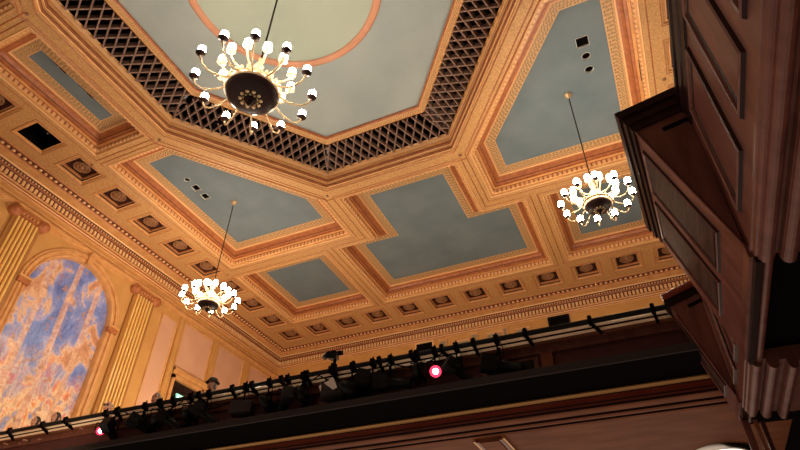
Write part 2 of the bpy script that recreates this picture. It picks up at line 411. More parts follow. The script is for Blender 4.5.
# cornice round the three walls
room = outer
mb = MB()
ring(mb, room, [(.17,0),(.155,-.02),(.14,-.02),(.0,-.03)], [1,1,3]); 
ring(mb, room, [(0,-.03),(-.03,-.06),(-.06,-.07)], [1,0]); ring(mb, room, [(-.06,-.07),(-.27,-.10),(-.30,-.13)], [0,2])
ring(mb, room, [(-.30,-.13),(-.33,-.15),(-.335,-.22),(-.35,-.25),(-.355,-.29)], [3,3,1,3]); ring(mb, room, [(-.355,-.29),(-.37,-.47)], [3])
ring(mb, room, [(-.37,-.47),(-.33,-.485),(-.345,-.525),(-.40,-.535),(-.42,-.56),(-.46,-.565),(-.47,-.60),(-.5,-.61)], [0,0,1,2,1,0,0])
corn = mb.build('trim_1', [G_MOULD, G_ROSE, G_LIGHT, G_DARK]); tag(corn, 'gilded cornice with dentils at the top of the walls', 'cornice', kind='structure')
mb = MB(); dentils(mb, room, -.345, H-.385, .125, .075, .05, .15, 0, only=(1,2,3)); mb.build('dentil_course', [G_LIGHT], corn)
mb = MB()
for k, (a, b, e, L) in enumerate(edges(offset(room, .06))):
    if k == 0: continue
    n = int(L/.16)
    for i in range(n):
        c = a + e*(L*(i+.5)/n); mb.ball((c.x, c.y, H-.03), .05, 6, 0, (1.1,1.1,.7))
mb.build('egg_and_dart_course', [G_LIGHT], corn)
mb = MB()
for k, (a, b, e, L) in enumerate(edges(offset(room, -.335))):
    if k == 0: continue
    n = int(L/.09)
    for i in range(n):
        c = a + e*(L*(i+.5)/n); mb.box((c.x, c.y, H-.185), (.02,.02,.02))
mb.build('bead_course', [G_LIGHT], corn)

# ------------------------------------------------------------------ left wall
def wall_fill(name, outer2, holes2, x, m, parent=None):
    bm = bmesh.new()
    for loop in [outer2] + holes2:
        vs = [bm.verts.new((x, p[0], p[1])) for p in loop]
        for i in range(len(vs)): bm.edges.new((vs[i], vs[(i+1) % len(vs)]))
    bmesh.ops.triangle_fill(bm, use_beauty=True, edges=bm.edges[:], normal=(1, 0, 0))
    for f in bm.faces:
        if f.normal.x < 0: f.normal_flip()
    me = bpy.data.meshes.new(name); bm.to_mesh(me); bm.free(); me.materials.append(m)
    o = bpy.data.objects.new(name, me); COL.objects.link(o)
    if parent: o.parent = parent
    return o
AY, AZ, AR = 8.61, 7.90, 1.33
def arch(r, n=28, zb=3.4):
    return [(AY - r, zb)] + [(AY - r*math.cos(PI*k/n), AZ + r*math.sin(PI*k/n)) for k in range(n+1)] + [(AY + r, zb)]
ZW = H - .64
DOOR = [(12.84,3.4),(12.84,7.48),(14.16,7.48),(14.16,3.4)]
wall = wall_fill('wall_left', [(WYN,3.3),(WYN,ZW+.05),(WY,ZW+.05),(WY,3.3)], [arch(AR), DOOR], WX, WALLG)
tag(wall, 'ochre painted side wall with pilasters and panels', 'wall', kind='structure')
# archivolt
mb = MB()
prof = [(-.02,-.14),(0,.0),(.02,.05),(.06,.06),(.07,.02),(.13,.03),(.14,.085),(.19,.095),(.205,.05),(.25,.06),(.275,.04),(.29,0)]
rows = [[(WX + h, p[0], p[1]) for p in arch(AR + t)] for t, h in prof]
mb.grid(rows, 0, smooth=False, flip=True)
av = mb.build('archivolt', [G_MOULD], wall); 
mb = MB()
for y in (AY - AR - .13, AY + AR + .13):
    mb.bx(WX, WX+.13, y-.16, y+.16, AZ-.16, AZ-.02, 0); mb.bx(WX, WX+.16, y-.18, y+.18, AZ-.03, AZ+.03, 1)
mb.build('impost', [G_ROSE, G_MOULD], wall)
mb = MB(); mb.bx(WX, WX+.15, AY-.09, AY+.09, AZ+AR-.04, AZ+AR+.30); mb.prism([(-.10,0),(.10,0),(.07,.09),(-.07,.09)], (WX+.15, AY, AZ+AR+.25), (0,1,0), (0,0,1), (1,0,0), .04, 0, True, True)
mb.build('keystone', [G_MOULD], wall)
# painting in the arch
mb = MB(); pts = arch(AR-.005, 32)
n = len(pts)//2
for k in range(n):
    a, b = pts[k], pts[k+1]; a2, b2 = pts[-1-k], pts[-2-k]
    mb.quad([(WX-.11,*a),(WX-.11,*b),(WX-.11,*b2),(WX-.11,*a2)][::-1])
for k in range(len(pts)-1):
    mb.quad([(WX-.11,*pts[k]),(WX-.11,*pts[k+1]),(WX-.14,*pts[k+1]),(WX-.14,*pts[k])])
mur = mb.build('mural', [MURAL]); tag(mur, 'tall round-topped mural in blue and orange set in the arch of the ochre wall', 'painting')
# mouldings running along the wall
mb = MB()
mb.prism([(0,9.50),(.05,9.52),(.05,9.57),(.09,9.60),(.09,9.66),(0,9.68)], (WX, WYN, 0), (1,0,0), (0,0,1), (0,1,0), WY-WYN, 0, False)
mb.prism([(0,9.735),(.05,9.74),(.06,9.79),(.03,9.80),(.0,9.82)], (WX, WYN, 0), (1,0,0), (0,0,1), (0,1,0), WY-WYN, 0, False)
mb.build('architrave', [G_MOULD], wall)
# pilasters
def pilaster(y0, y1):
    yc = (y0+y1)/2; w = (y1-y0)
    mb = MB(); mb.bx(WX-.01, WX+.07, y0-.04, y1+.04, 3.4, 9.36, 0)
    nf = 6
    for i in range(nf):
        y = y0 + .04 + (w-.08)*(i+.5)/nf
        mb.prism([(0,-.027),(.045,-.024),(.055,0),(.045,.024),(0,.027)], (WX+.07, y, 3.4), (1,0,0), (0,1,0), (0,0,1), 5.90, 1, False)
    p = mb.build('pilaster', [FLUTE, PILA], wall)
    mb = MB(); mb.bx(WX, WX+.14, y0-.04, y1+.04, 9.32, 9.38, 0)
    for i in range(7): mb.ball((WX+.13, y0 + w*(i+.5)/7, 9.41), .042, 6, 1, (.6,1,1))
    mb.bx(WX, WX+.15, y0-.03, y1+.03, 9.43, 9.51, 0)
    for s in (y0-.02, y1+.02):
        for r, d in ((.165,.17),(.12,.20),(.07,.23)):
            mb.lathe([(.001,d),(r*.8,d),(r,d-.02),(r,0)], 20, (WX, s + (.03 if s > yc else -.03), 9.41), Matrix(((0,0,1),(1,0,0),(0,1,0))), 0)
    mb.bx(WX, WX+.21, y0-.10, y1+.10, 9.53, 9.585, 1)
    mb.build('capital', [G_ROSE, G_MOULD], p)
pilaster(6.22, 6.94); pilaster(10.43, 11.20)
mb = MB()
mb.bx(WX-.01, WX+.045, 11.22, 11.64, 3.4, 9.46)                      # responds and strips
for y0, y1 in ((12.44,12.68),(14.23,14.48),(16.08,16.36)):
    mb.bx(WX-.01, WX+.06, y0, y1, 3.4, 9.50); mb.bx(WX, WX+.085, y0+.02, y0+.06, 3.4, 9.5); mb.bx(WX, WX+.085, y1-.06, y1-.02, 3.4, 9.5)
mb.build('wall_strip', [WALLG], wall)
def wallpanel(y0, y1, z0, z1):
    mb = MB(); o2 = [(y0,z0),(y1,z0),(y1,z1),(y0,z1)]
    pr = [(0,0),(.02,.035),(.05,.03),(.07,.008)]
    for k in range(3):
        a = offset(o2, pr[k][0]); b = offset(o2, pr[k+1][0])
        for i in range(4):
            j = (i+1) % 4
            mb.quad([(WX+pr[k][1],*a[i]),(WX+pr[k][1],*a[j]),(WX+pr[k+1][1],*b[j]),(WX+pr[k+1][1],*b[i])], 1)
    mb.quad([(WX+.008,*p) for p in offset(o2, .07)], 0)
    mb.build('wall_panel', [WALLS, G_MOULD], wall)
wallpanel(11.68, 12.42, 3.5, 9.30); wallpanel(12.70, 14.21, 7.82, 9.47); wallpanel(14.50, 16.06, 7.82, 9.47); wallpanel(16.38, 18.1, 7.82, 9.47)
wallpanel(14.50, 16.06, 3.5, 7.62); wallpanel(16.38, 18.1, 3.5, 7.62)
mb = MB()
mb.prism([(0,7.60),(.10,7.62),(.12,7.70),(.17,7.72),(.17,7.77),(0,7.80)], (WX, 12.70, 0), (1,0,0), (0,0,1), (0,1,0), 5.4, 0, False)
mb.build('string_course', [G_MOULD], wall)
# doorway
mb = MB()
for y0, y1 in ((12.74,12.86),(14.14,14.24)): mb.bx(WX-.02, WX+.09, y0, y1, 3.4, 7.58)
mb.bx(WX-.02, WX+.09, 12.74, 14.24, 7.46, 7.60); mb.bx(WX, WX+.11, 12.80, 14.20, 7.44, 7.48)
d = mb.build('door_1', [G_MOULD]); tag(d, 'tall doorway with dark curtain in the ochre wall', 'door', kind='structure')
mb = MB()
mb.quad([(WX-.55,12.7,3.4),(WX-.55,14.3,3.4),(WX-.55,14.3,7.6),(WX-.55,12.7,7.6)])
mb.quad([(WX,12.84,3.4),(WX-.55,12.84,3.4),(WX-.55,12.84,7.5),(WX,12.84,7.5)]); mb.quad([(WX,14.16,3.4),(WX-.55,14.16,3.4),(WX-.55,14.16,7.5),(WX,14.16,7.5)])
mb.quad([(WX,12.84,7.48),(WX-.55,12.84,7.48),(WX-.55,14.16,7.48),(WX,14.16,7.48)])
mb.build('doorway_recess', [CURTAIN], d)
mb = MB(); mb.bx(WX-.02, WX+.03, 12.84, 13.30, 5.2, 6.86); mb.build('curtain', [FABRIC], d)
ex = empty('exit_sign', (WX-.05, 13.45, 6.98), 'small glowing green exit sign hanging in the dark doorway', 'sign')
mb = MB(); mb.bx(-.03,.03,-.24,.24,-.11,.13); o = mb.build('sign_box', [EXITG], ex)
mb = MB()
def seg(y0, z0, y1, z1): mb.bar((.034,y0,z0), (.034,y1,z1), (1,0,0), .022, .008)
y = -.19
for ch in 'EXIT':
    z0, z1, w = -.06, .09, .065
    if ch == 'E': [seg(*q) for q in ((y,z0,y,z1),(y,z1,y+w,z1),(y,.015,y+w*.8,.015),(y,z0,y+w,z0))]
    if ch == 'X': [seg(*q) for q in ((y,z0,y+w,z1),(y,z1,y+w,z0))]
    if ch == 'I': seg(y+w/2,z0,y+w/2,z1)
    if ch == 'T': [seg(*q) for q in ((y+w/2,z0,y+w/2,z1),(y,z1,y+w,z1))]
    y += .105
mb.build('lettering', [EXITW], ex)
mb = MB(); mb.tube([(0,0,.12),(0,0,.5)], .012, 6); mb.build('hanger', [BLACK], ex)

# ------------------------------------------------------------------ back wall with projection ports
mb = MB(); 
ports = [(-7.60,-6.95,9.50,9.86), (-2.55,-1.93,9.44,9.84)]
slots = [(-6.70,-6.36,9.45,9.86,1),(-6.19,-5.49,9.45,9.70,0),(-5.46,-5.17,9.50,9.88,1),(-4.88,-4.22,9.45,9.77,0),(-4.30,-4.05,9.50,9.88,1),(-3.80,-3.25,9.45,9.73,0)]
mb.quad([(WX,WY,3.3),(WXR,WY,3.3),(WXR,WY,ZW+.05),(WX,WY,ZW+.05)])
bw = mb.build('wall_back', [WALLG]); tag(bw, 'ochre painted back wall of the gallery', 'wall', kind='structure')
mb = MB()
mb.prism([(0,8.2),(.05,8.22),(.05,8.3),(.09,8.34),(0,8.4)], (WX, WY, 0), (0,-1,0), (0,0,1), (1,0,0), WXR-WX, 0, False)
mb.build('architrave', [G_MOULD], bw)
for i, (x0, x1, z0, z1) in enumerate(ports):
    t = empty('projection_port', ((x0+x1)/2, WY, (z0+z1)/2), ['black square port window in the gold frieze, the one nearer the corner', 'black square port window in the gold frieze, the one toward the dark wood boxes'][i], 'window', 'projection ports in the frieze')
    w, h = (x1-x0)/2, (z1-z0)/2
    mb = MB(); mb.bx(-w,w,-.03,.0,-h,h); mb.build('dark_glass', [BLACKM], t)
    mb = MB()
    mb.bx(-w-.06,-w,-.07,0,-h-.06,h+.06); mb.bx(w,w+.06,-.07,0,-h-.06,h+.06); mb.bx(-w,w,-.07,0,h,h+.06); mb.bx(-w,w,-.07,0,-h-.06,-h)
    mb.build('frame', [G_LIGHT if i == 0 else BLACK], t)
for i, (x0, x1, z0, z1, tall) in enumerate(slots):
    mb = MB(); P = ccw([(x0,z0),(x1,z0),(x1,z1),(x0,z1)]); q = offset(P, .05)
    for k in range(4):
        j = (k+1) % 4
        mb.quad([(P[k][0],WY-.05,P[k][1]),(P[j][0],WY-.05,P[j][1]),(q[j][0],WY-.02,q[j][1]),(q[k][0],WY-.02,q[k][1])], 1)
        mb.quad([(P[k][0],WY,P[k][1]),(P[j][0],WY,P[j][1]),(P[j][0],WY-.05,P[j][1]),(P[k][0],WY-.05,P[k][1])], 1)
    mb.quad([(p[0],WY-.02,p[1]) for p in q], 0)
    mb.build('frieze_panel', [mat('grey_frieze_paint_%d' % i, (.30,.22,.13), .6), G_MOULD], bw)

# ------------------------------------------------------------------ gallery (balcony) across the back
BX0, BX1 = WX, 4.1
bal = empty('gallery', (-6.4, 8.4, 3.0), 'dark wood gallery front and panelled soffit spanning the back of the hall', 'balcony')
def gal(name, prof, mats, m, x0=BX0, x1=BX1, parent=bal, caps=False, smooth=False):
    mb = MB(); mb.prism([(a, b) for a, b in prof], (x0, 0, 0), (0,1,0), (0,0,1), (1,0,0), x1-x0, 0, caps, caps, m, smooth)
    o = mb.build(name, mats, parent); o.matrix_parent_inverse = Matrix.Translation((6.4, -8.4, -3.0)); return o
gal('handrail', [(8.62,4.30),(8.42,4.305),(8.30,4.285),(8.275,4.255),(8.28,4.215),(8.30,4.21),(8.30,4.19),(8.285,4.185),(8.27,4.13),(8.30,4.10),(8.36,4.095)], [WOODG, WOODD, WOODL], [0,0,0,0,1,1,2,0,2,2])
gal('front_panel', [(8.36,4.095),(8.36,4.02),(8.33,4.01),(8.335,3.96),(8.38,3.95),(8.38,3.62)], [WOOD, FABRIC], [0,0,0,0,1])
gal('lighting_ledge', [(8.38,3.62),(8.03,3.60),(8.0,3.585),(8.0,3.475),(8.03,3.47),(8.86,3.47)], [GREY, BLACKM], [0,0,0,0,1])
gal('fascia_moulding', [(8.86,3.47),(8.86,3.455),(8.835,3.45),(8.825,3.425),(8.835,3.40),(8.87,3.39),(8.90,3.385),(8.905,3.32),(8.90,3.30),(8.93,3.29),(8.935,3.26),(8.92,3.25),(8.93,3.22),(8.96,3.205),(9.10,3.20),(9.12,3.225),(9.17,3.225),(9.18,3.19),(9.22,3.175),(9.29,3.18),(9.30,3.21),(9.36,3.21),(9.37,3.175),(9.42,3.165)],
    [BRASSY, WOODR, WOODL, WOODD], [3,0,0,0,0,3,1,1,3,1,1,3,2,2,3,3,3,2,2,3,3,3,2])
gal('soffit', [(9.42,3.165),(17.6,3.165)], [WOODL], [0])
for i, x in enumerate((-2.66, -6.9, -11.2)):
    mb = MB(); mb.bx(x-.17, x+.17, 9.46, 17.5, 3.09, 3.165, 0)
    for s in (-1, 1): mb.bx(x+s*.25-.025, x+s*.25+.025, 9.46, 17.5, 3.12, 3.165, 1); mb.bx(x+s*.20-.03, x+s*.20+.03, 9.46, 17.5, 3.105, 3.165, 2)
    o = mb.build('soffit_beam', [WOODL, BRASSY, WOODR], bal); o.matrix_parent_inverse = Matrix.Translation((6.4, -8.4, -3.0))
gal('gallery_floor', [(8.55,3.60),(8.55,3.50),(17.6,3.50)], [FABRIC], [0,0])
# framed display panel and plain posts on the gallery front
mb = MB(); mb.bx(-2.35,-1.45,8.355,8.40,3.66,3.93,0); mb.bx(-2.28,-1.52,8.35,8.36,3.70,3.89,1); mb.bx(-1.40,-1.22,8.34,8.40,3.64,3.98,2)
o = mb.build('front_recess', [WOOD, BLACK, WOODL], bal); o.matrix_parent_inverse = Matrix.Translation((6.4, -8.4, -3.0))
dl = empty('soffit_downlight', (.90, 11.72, 3.165), 'round chrome-rimmed downlight glowing in the walnut soffit under the gallery', 'light')
mb = MB(); mb.lathe([(.50,0),(.50,-.04),(.45,-.07),(.38,-.08),(.33,-.05),(.32,-.02)], 40); mb.build('chrome_rim', [CHROME], dl)
mb = MB(); mb.lathe([(.33,-.04),(.23,-.08),(.12,-.10),(.001,-.11)], 32); mb.build('glass', [DOWN], dl)

# pipe with brackets
PY, PZ = 8.14, 4.24
pipe = empty('lighting_pipe', (-6.4, PY, PZ), 'long black scaffold pipe fixed along the gallery handrail to carry the stage lights', 'pipe')
mb = MB(); mb.tube([(WX+.05+6.4,0,0),(.92+6.4,0,0)], .043, 12); mb.build('tube', [BLACK], pipe)
for i, x in enumerate((-13.35,-12.3,-11.6,-10.1,-9.0,-8.0,-7.2,-6.75,-6.1,-5.55,-5.05,-4.6,-4.1,-3.5,-2.95,-2.4,-1.55,-.55,.35)):
    mb = MB(); mb.bx(-.03,.03,-.055,.055,-.05,.07); mb.bar((0,.0,-.03),(.02+.05*(i % 3),.16,-.14),(1,0,0),.045,.045); mb.bx(-.02,.02,-.015,.015,.06,.10)
    o = mb.build('bracket', [BLACKM], pipe); o.location = (x+6.4, 0, 0)

# ------------------------------------------------------------------ side boxes in dark wood (right)
def frame_on(o, eu, ev, en, u0, u1, v0, v1, name, parent, wide=.05, deep=.03, hi=.03, mats=None, fn=None, pmat=None):
    """raised bolection frame round a sunk panel on a plane: o + eu*u + ev*v, en points out"""
    o, eu, ev, en = Vector(o), Vector(eu), Vector(ev), Vector(en)
    fn = fn or (lambda u, v: o + eu*u + ev*v)
    P = ccw([(u0,v0),(u1,v0),(u1,v1),(u0,v1)])
    prof = [(0,.0),(.012,hi*.7),(wide*.35,hi),(wide*.6,hi*.8),(wide*.7,hi*.25),(wide,.0),(wide+.02,-.0+.004)]
    mb = MB(); flip = eu.cross(ev).dot(en) < 0
    for k in range(len(prof)-1):
        a, b = offset(P, prof[k][0]), offset(P, prof[k+1][0])
        for i in range(4):
            j = (i+1) % 4
            q = [fn(*a[i])+en*prof[k][1], fn(*a[j])+en*prof[k][1], fn(*b[j])+en*prof[k+1][1], fn(*b[i])+en*prof[k+1][1]]
            mb.quad(q[::-1] if flip else q, 1 if k in (0, 4, 5) else 0)
    f = mb.build('panel_frame', mats or [WOOD, WOODD], parent)
    mb = MB(); e = wide+.02
    mb.grid([[fn(u0+e+(u1-u0-2*e)*i/8, v0+e+(v1-v0-2*e)*k/8)+en*.006 for i in range(9)] for k in range(9)], 0, smooth=False, flip=flip); mb.build('panel', [pmat or WOOD], f)

def bay(y0, y1, panels, label, grp, full=True):
    t = empty('side_box_front', (0,0,0), label, 'balcony front', grp)
    mb = MB(); mb.bx(1.0, 1.12, y0, y1, 2.62, 4.12); mb.build('stile_board', [WOOD], t)
    mb = MB(); mb.prism([(1.2,4.55),(.985,4.55),(.965,4.52),(.965,4.46),(.985,4.44),(.98,4.36),(.965,4.34),(.97,4.27),(.985,4.25),(.985,4.17),(.975,4.15),(.98,4.10),(1.0,4.09),(1.2,4.09)], (0,y0,0), (1,0,0), (0,0,1), (0,1,0), y1-y0, 0, True, True)
    mb.build('capping', [WOODD], t)
    for a, b in panels: frame_on((1.0,0,0), (0,1,0), (0,0,1), (-1,0,0), a, b, 2.84, 4.06, 'panel', t, .075, hi=.035)
    # base mouldings: two fat half rounds and fillets running along
    def rnd(cx, cz, r, a0, a1, n=8): return [(cx + r*math.cos(a0+(a1-a0)*k/n), cz + r*math.sin(a0+(a1-a0)*k/n)) for k in range(n+1)]
    pr = [(1.0,2.66),(.99,2.65),(.99,2.62),(1.0,2.61),(1.005,2.57),(1.02,2.56),(1.02,2.53)] + rnd(1.075,2.53,.045,PI,2*PI) + [(1.13,2.53),(1.135,2.56),(1.16,2.56),(1.16,2.50)] + rnd(1.215,2.50,.05,PI,2*PI) + [(1.27,2.53),(1.33,2.53),(1.335,2.46)] + rnd(1.38,2.46,.04,PI,2*PI) + [(1.43,2.50),(1.60,2.50),(1.61,2.44),(1.66,2.42),(1.70,2.44),(1.72,2.5),(2.4,2.5),(2.4,2.66)]
    mb = MB(); mb.prism(pr, (0,y0,0), (1,0,0), (0,0,1), (0,1,0), y1-y0, 0, True, True); mb.build('base_moulding', [WOOD], t)
    return t
bay(.3, 4.39, [(.45,.95),(1.18,1.68),(1.83,2.36),(2.58,3.14),(3.44,4.16)], 'dark mahogany vertical parapet with tall raised panels, nearest the camera at the right edge', 'mahogany parapet bays')
bay(6.4, 7.94, [(6.60,7.08),(7.30,7.80)], 'short dark mahogany parapet bay between the two canted boxes', 'mahogany parapet bays')

def wedge(A, TR, AP, y1, dx, label, slit, red=False, panels=()):
    """A outer top corner, TR top corner against the parapet, AP bottom point, all at the near end; runs to y1, the outer corner drifting by dx"""
    A, TR, AP = Vector(A), Vector(TR), Vector(AP); y0 = A.y
    t = empty('canted_box', (0,0,0), label, 'theatre box', 'canted mahogany boxes')
    sh = Vector((dx, y1-y0, 0)); sh0 = Vector((0, y1-y0, 0))
    mb = MB()
    mb.quad([A, AP, TR]); mb.grid([[(A+sh*(i/10))*(1-k/10) + (AP+sh0*(i/10))*(k/10) for i in range(11)] for k in range(11)], 0, smooth=False); mb.quad([A, TR, TR+sh0, A+sh]); mb.quad([A+sh, TR+sh0, AP+sh0])
    mb.bx(AP.x+.012, 1.12, y0+.002, y1, AP.z-.04, TR.z-.02)
    body = mb.build('carcass', [WOOD], t)
    down = (AP-A); Ld = down.length; down.normalize(); along = sh.normalized(); La = sh.length
    en = along.cross(down); en = en if en.x < 0 else -en
    for (u0, u1, v0, v1) in panels: frame_on(A, along, down, en, u0, u1, v0, v1, 'panel', t, .055, hi=.026, pmat=RIBBED, fn=lambda u, v: (A + sh*(u/La))*(1-v/Ld) + (AP + sh0*(u/La))*(v/Ld))
    # capping mouldings along the long top edge and along the near end
    inn = (TR-A).normalized(); Lt = (TR-A).length
    ck = .5 if red else 1.0
    lay = [(.0,.09,.055),(.09,.13,.03),(.14,.21,.045),(.22,.25,.025),(.26,.30,.03)]
    lay = [(a*ck, b*ck, d*ck) for a, b, d in lay]
    mb = MB()
    for a, b, d in lay:
        c0 = A + down*a; c1 = A + down*b
        P = [c0 + en*d, c1 + en*d, c1, c0]
        for i in range(4):
            j = (i+1) % 4; mb.quad([P[i]-V(0,d,0), P[j]-V(0,d,0), P[j]+sh, P[i]+sh])
        mb.quad([p - V(0,d,0) for p in P])
        # near end
        near = V(0,-1,0)
        Q = [c0 + en*d, c0 + inn*(Lt+.0), c1 + inn*(Lt+.0), c1 + en*d]
        mb.quad([q + near*d for q in Q][::-1]); mb.quad([Q[0], Q[1], Q[1]+near*d, Q[0]+near*d]); mb.quad([Q[3]+near*d, Q[2]+near*d, Q[2], Q[3]])
    mb.quad([A+en*.055*ck-V(0,.055*ck,0), A+inn*Lt-V(0,.055*ck,0), A+inn*Lt+sh0, A+en*.055*ck+sh])
    mb.build('capping', [WOODD], t)
    if red:
        mb = MB(); mb.tube([A+en*.03-V(0,.03,0)-down*.01, A+inn*(Lt*.97)-V(0,.03,0)-down*.01], .05, 12); mb.build('rounded_rail', [WOODR], t)
    # vent slot in the end face
    a = A + down*(.26 if red else .42) + inn*.20 - V(0,.004,0); b = a + inn*.24
    mb = MB(); mb.bar(a, b, (0,-1,0), .045, .012); mb.build('vent_slot', [BLACKM], t)
    # bead along the corner of the end and the canted face
    mb = MB(); mb.tube([A+down*.3+en*.004-V(0,.004,0), AP-V(0,.004,0)+en*.004], .012, 6); mb.build('corner_bead', [WOOD], t)
    # base under the box
    mb = MB(); mb.bx(.97, 1.10, y0+.02, y1, AP.z-.10, AP.z+.02, 0); mb.bx(1.0, 1.05, y0+.02, y1, AP.z-.16, AP.z-.10, 1)
    mb.tube([(1.10, y0+.02, AP.z-.11), (1.10, y1, AP.z-.11)], .04, 10, 0)
    mb.build('base_moulding', [WOOD, WOODD], t)
    return t
wedge((.43,4.39,4.49), (1.0,4.39,4.60), (.975,4.39,2.68), 6.4, .105, 'large dark mahogany box with a canted panelled face and dark end, nearer one', 1,
      panels=((.20,.90,.38,1.57),(1.06,1.80,.38,1.57)))
wedge((.53,7.94,4.27), (1.0,7.94,4.42), (.97,7.94,2.78), 8.62, .03, 'smaller looking canted mahogany box with a red rounded top rail, joining the gallery front', 0, True,
      panels=((.10,.52,.34,1.38),))
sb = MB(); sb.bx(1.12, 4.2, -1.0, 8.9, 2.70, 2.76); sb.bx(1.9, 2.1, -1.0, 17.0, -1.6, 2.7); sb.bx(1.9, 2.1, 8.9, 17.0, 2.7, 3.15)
o = sb.build('wall_right', [BLACKM]); tag(o, 'underside and wall below the side boxes, shade painted in as black', 'wall', kind='structure')  # black colour stands in for the unlit shade under the side balcony
mb = MB(); mb.bx(.99, 1.07, 8.45, 8.55, 1.0, 2.70, 0); mb.bx(1.12,1.16,8.40,8.50,1.0,2.6,1); mb.bx(1.2,1.25,8.5,8.56,1.0,2.6,0)
o = mb.build('corner_post', [WOOD, WOODL]); tag(o, 'slim dark wood corner post below the far canted box', 'post')

# ------------------------------------------------------------------ chandeliers
def chandelier(scale, pos, drop, label, sh=1.0):
    t = empty('chandelier', pos, label, 'chandelier', 'brass chandeliers'); t.scale = (scale,)*3
    d = drop/scale
    mb = MB(); mb.lathe([(.001,d),(.13,d),(.14,d-.03),(.09,d-.07),(.05,d-.16),(.02,d-.20)], 16); mb.build('canopy', [BRASS], t)
    mb = MB(); mb.tube([(0,0,.72),(0,0,d-.15)], .018, 8); mb.build('rod', [BRONZE], t)
    mb = MB(); mb.lathe([(.02,.80),(.05,.76),(.035,.70),(.06,.62),(.09,.55),(.05,.46),(.08,.38),(.16,.30),(.10,.22),(.14,.10),(.30,.02),(.34,-.06),(.44,-.12)], 20); mb.build('column', [BRASS], t)
    mb = MB(); mb.lathe([(.455,-.10),(.475,-.13),(.475,-.20),(.455,-.23),(.44,-.20)], 32)
    for k in range(28):
        a = 2*PI*k/28; mb.ball((.465*math.cos(a), .465*math.sin(a), -.085), .045, 6, 0, (.8,.8,1.3))
    mb.build('crown_rim', [BRASS], t)
    mb = MB(); mb.lathe([(.455,-.215),(.44,-.25),(.36,-.31),(.24,-.345),(.13,-.36)], 32)
    b = mb.build('bowl', [BRONZE], t)
    mb = MB()
    for k in range(10):
        a = 2*PI*k/10; mb.ball((.17*math.cos(a), .17*math.sin(a), -.355), .035, 6, 0, (1.2,1.2,.5)); mb.ball((.12*math.cos(a+.3), .12*math.sin(a+.3), -.37), .022, 6)
    mb.lathe([(.10,-.36),(.11,-.38),(.08,-.42),(.05,-.43),(.055,-.47),(.02,-.50),(.001,-.52)], 14, m=1); mb.build('pendant_boss', [BRASS, BRONZE], b)
    if sh > 1:
        for q in t.children:
            if q.name.startswith(('bowl','crown_rim')): q.scale = (.84,.84,1)
    def arm(pts, r, name='arm'):
        mb = MB(); mb.tube(pts, r, 7)
        p = pts[len(pts)//3]; mb.ball(p, r*1.8, 6)
        return mb
    outer_pts = [(.45,0,-.14),(.55,0,-.22),(.68,0,-.28),(.82,0,-.29),(.93,0,-.22),(.985,0,-.12),(1.0,0,-.03)]
    inner_pts = [(.14,0,.20),(.26,0,.14),(.38,0,.10),(.50,0,.11),(.58,0,.17),(.62,0,.27)]
    def cupmesh():
        mb = MB(); mb.lathe([(.001,-.05),(.025,-.045),(.035,-.02),(.075,0.0),(.085,.012),(.075,.018),(.03,.02),(.001,.02)], 16); return mb
    def shademesh():
        mb = MB(); mb.lathe([(.03,.02),(.055,.035),(.070,.075),(.060,.12),(.064,.15),(.035,.185),(.001,.20)], 12, mod=lambda u: 1 + .05*math.cos(2*PI*u*6)); return mb
    for tier, (pts, n, ph) in enumerate(((outer_pts, 12, .12), (inner_pts, 12, .38))):
        a0 = arm(pts, .016).build('arm', [BRASS], t); a0.rotation_euler = (0,0,ph)
        c0 = cupmesh().build('drip_cup', [BRONZE if tier == 0 else BRASS], a0); c0.location = pts[-1]
        s0 = shademesh().build('glass_shade', [SHADE], a0); s0.location = pts[-1]; s0.scale = (sh,)*3
        for k in range(1, n):
            a = a0.copy(); COL.objects.link(a); a.parent = t; a.rotation_euler = (0,0,ph+2*PI*k/n)
            for q in (c0, s0):
                c = q.copy(); COL.objects.link(c); c.parent = a
    return t
chandelier(1.0, (-4.93, 4.60, 8.0), H+1.05-8.0, 'largest brass chandelier with two tiers of lit glass shades, hanging from the central octagon')
chandelier(.70, (-9.79, 9.55, 7.60), H+TOP-7.60, 'smaller lit brass chandelier hanging over the corner by the ochre wall', 1.3)
chandelier(.70, (.0, 9.56, 7.60), H+TOP-7.60, 'smaller lit brass chandelier hanging beside the dark mahogany boxes', 1.3)

# recessed lamps
names = {0: 'blue panel above the left chandelier', 1: 'blue panel above the right chandelier', 2: 'narrow blue panel'}
pos3 = ['first', 'middle', 'last']
for ci, L3 in lampspots.items():
    for k, (x, y, h, rd) in enumerate(L3):
        which = ['nearest the camera', 'middle of three', 'farthest from the camera'][k]
        t = empty('recessed_downlight', (x, y, H+TOP), '%s black downlight in the %s, %s' % ('round' if rd else 'square', names[ci], which), 'light', 'recessed downlights in the blue panels')
        mb = MB(); P = circ(0,0,h) if rd else sq(0,0,h)
        ring(mb, P, [(-.007,-.006),(0,-.012),(.003,.035)], [0,0], z0=0)
        mb.build('white_trim', [WHITE], t)
        mb = MB(); mb.quad([(p[0],p[1],.035) for p in offset(P,.003)[::-1]]); mb.build('black_baffle', [VOID], t)
# loudspeaker behind the lattice
t = MB(); t.lathe([(.17,.12),(.19,.0),(.15,-.02),(.10,.03),(.001,.05)], 20)
o = t.build('grille_spotlight', [BLACKM]); o.location = (-8.42, 7.08, H+.55); tag(o, 'round black spotlight set in the bronze lattice of the octagon', 'light')
sl = MB(); sl.bx(-.015,.015,-.30,.30,-.012,.03)
o = sl.build('ceiling_slot', [BLACKM]); o.location = (1.62, 9.30, H+.16); tag(o, 'thin black slot let into the gold moulding beside the right chandelier panel', 'vent')

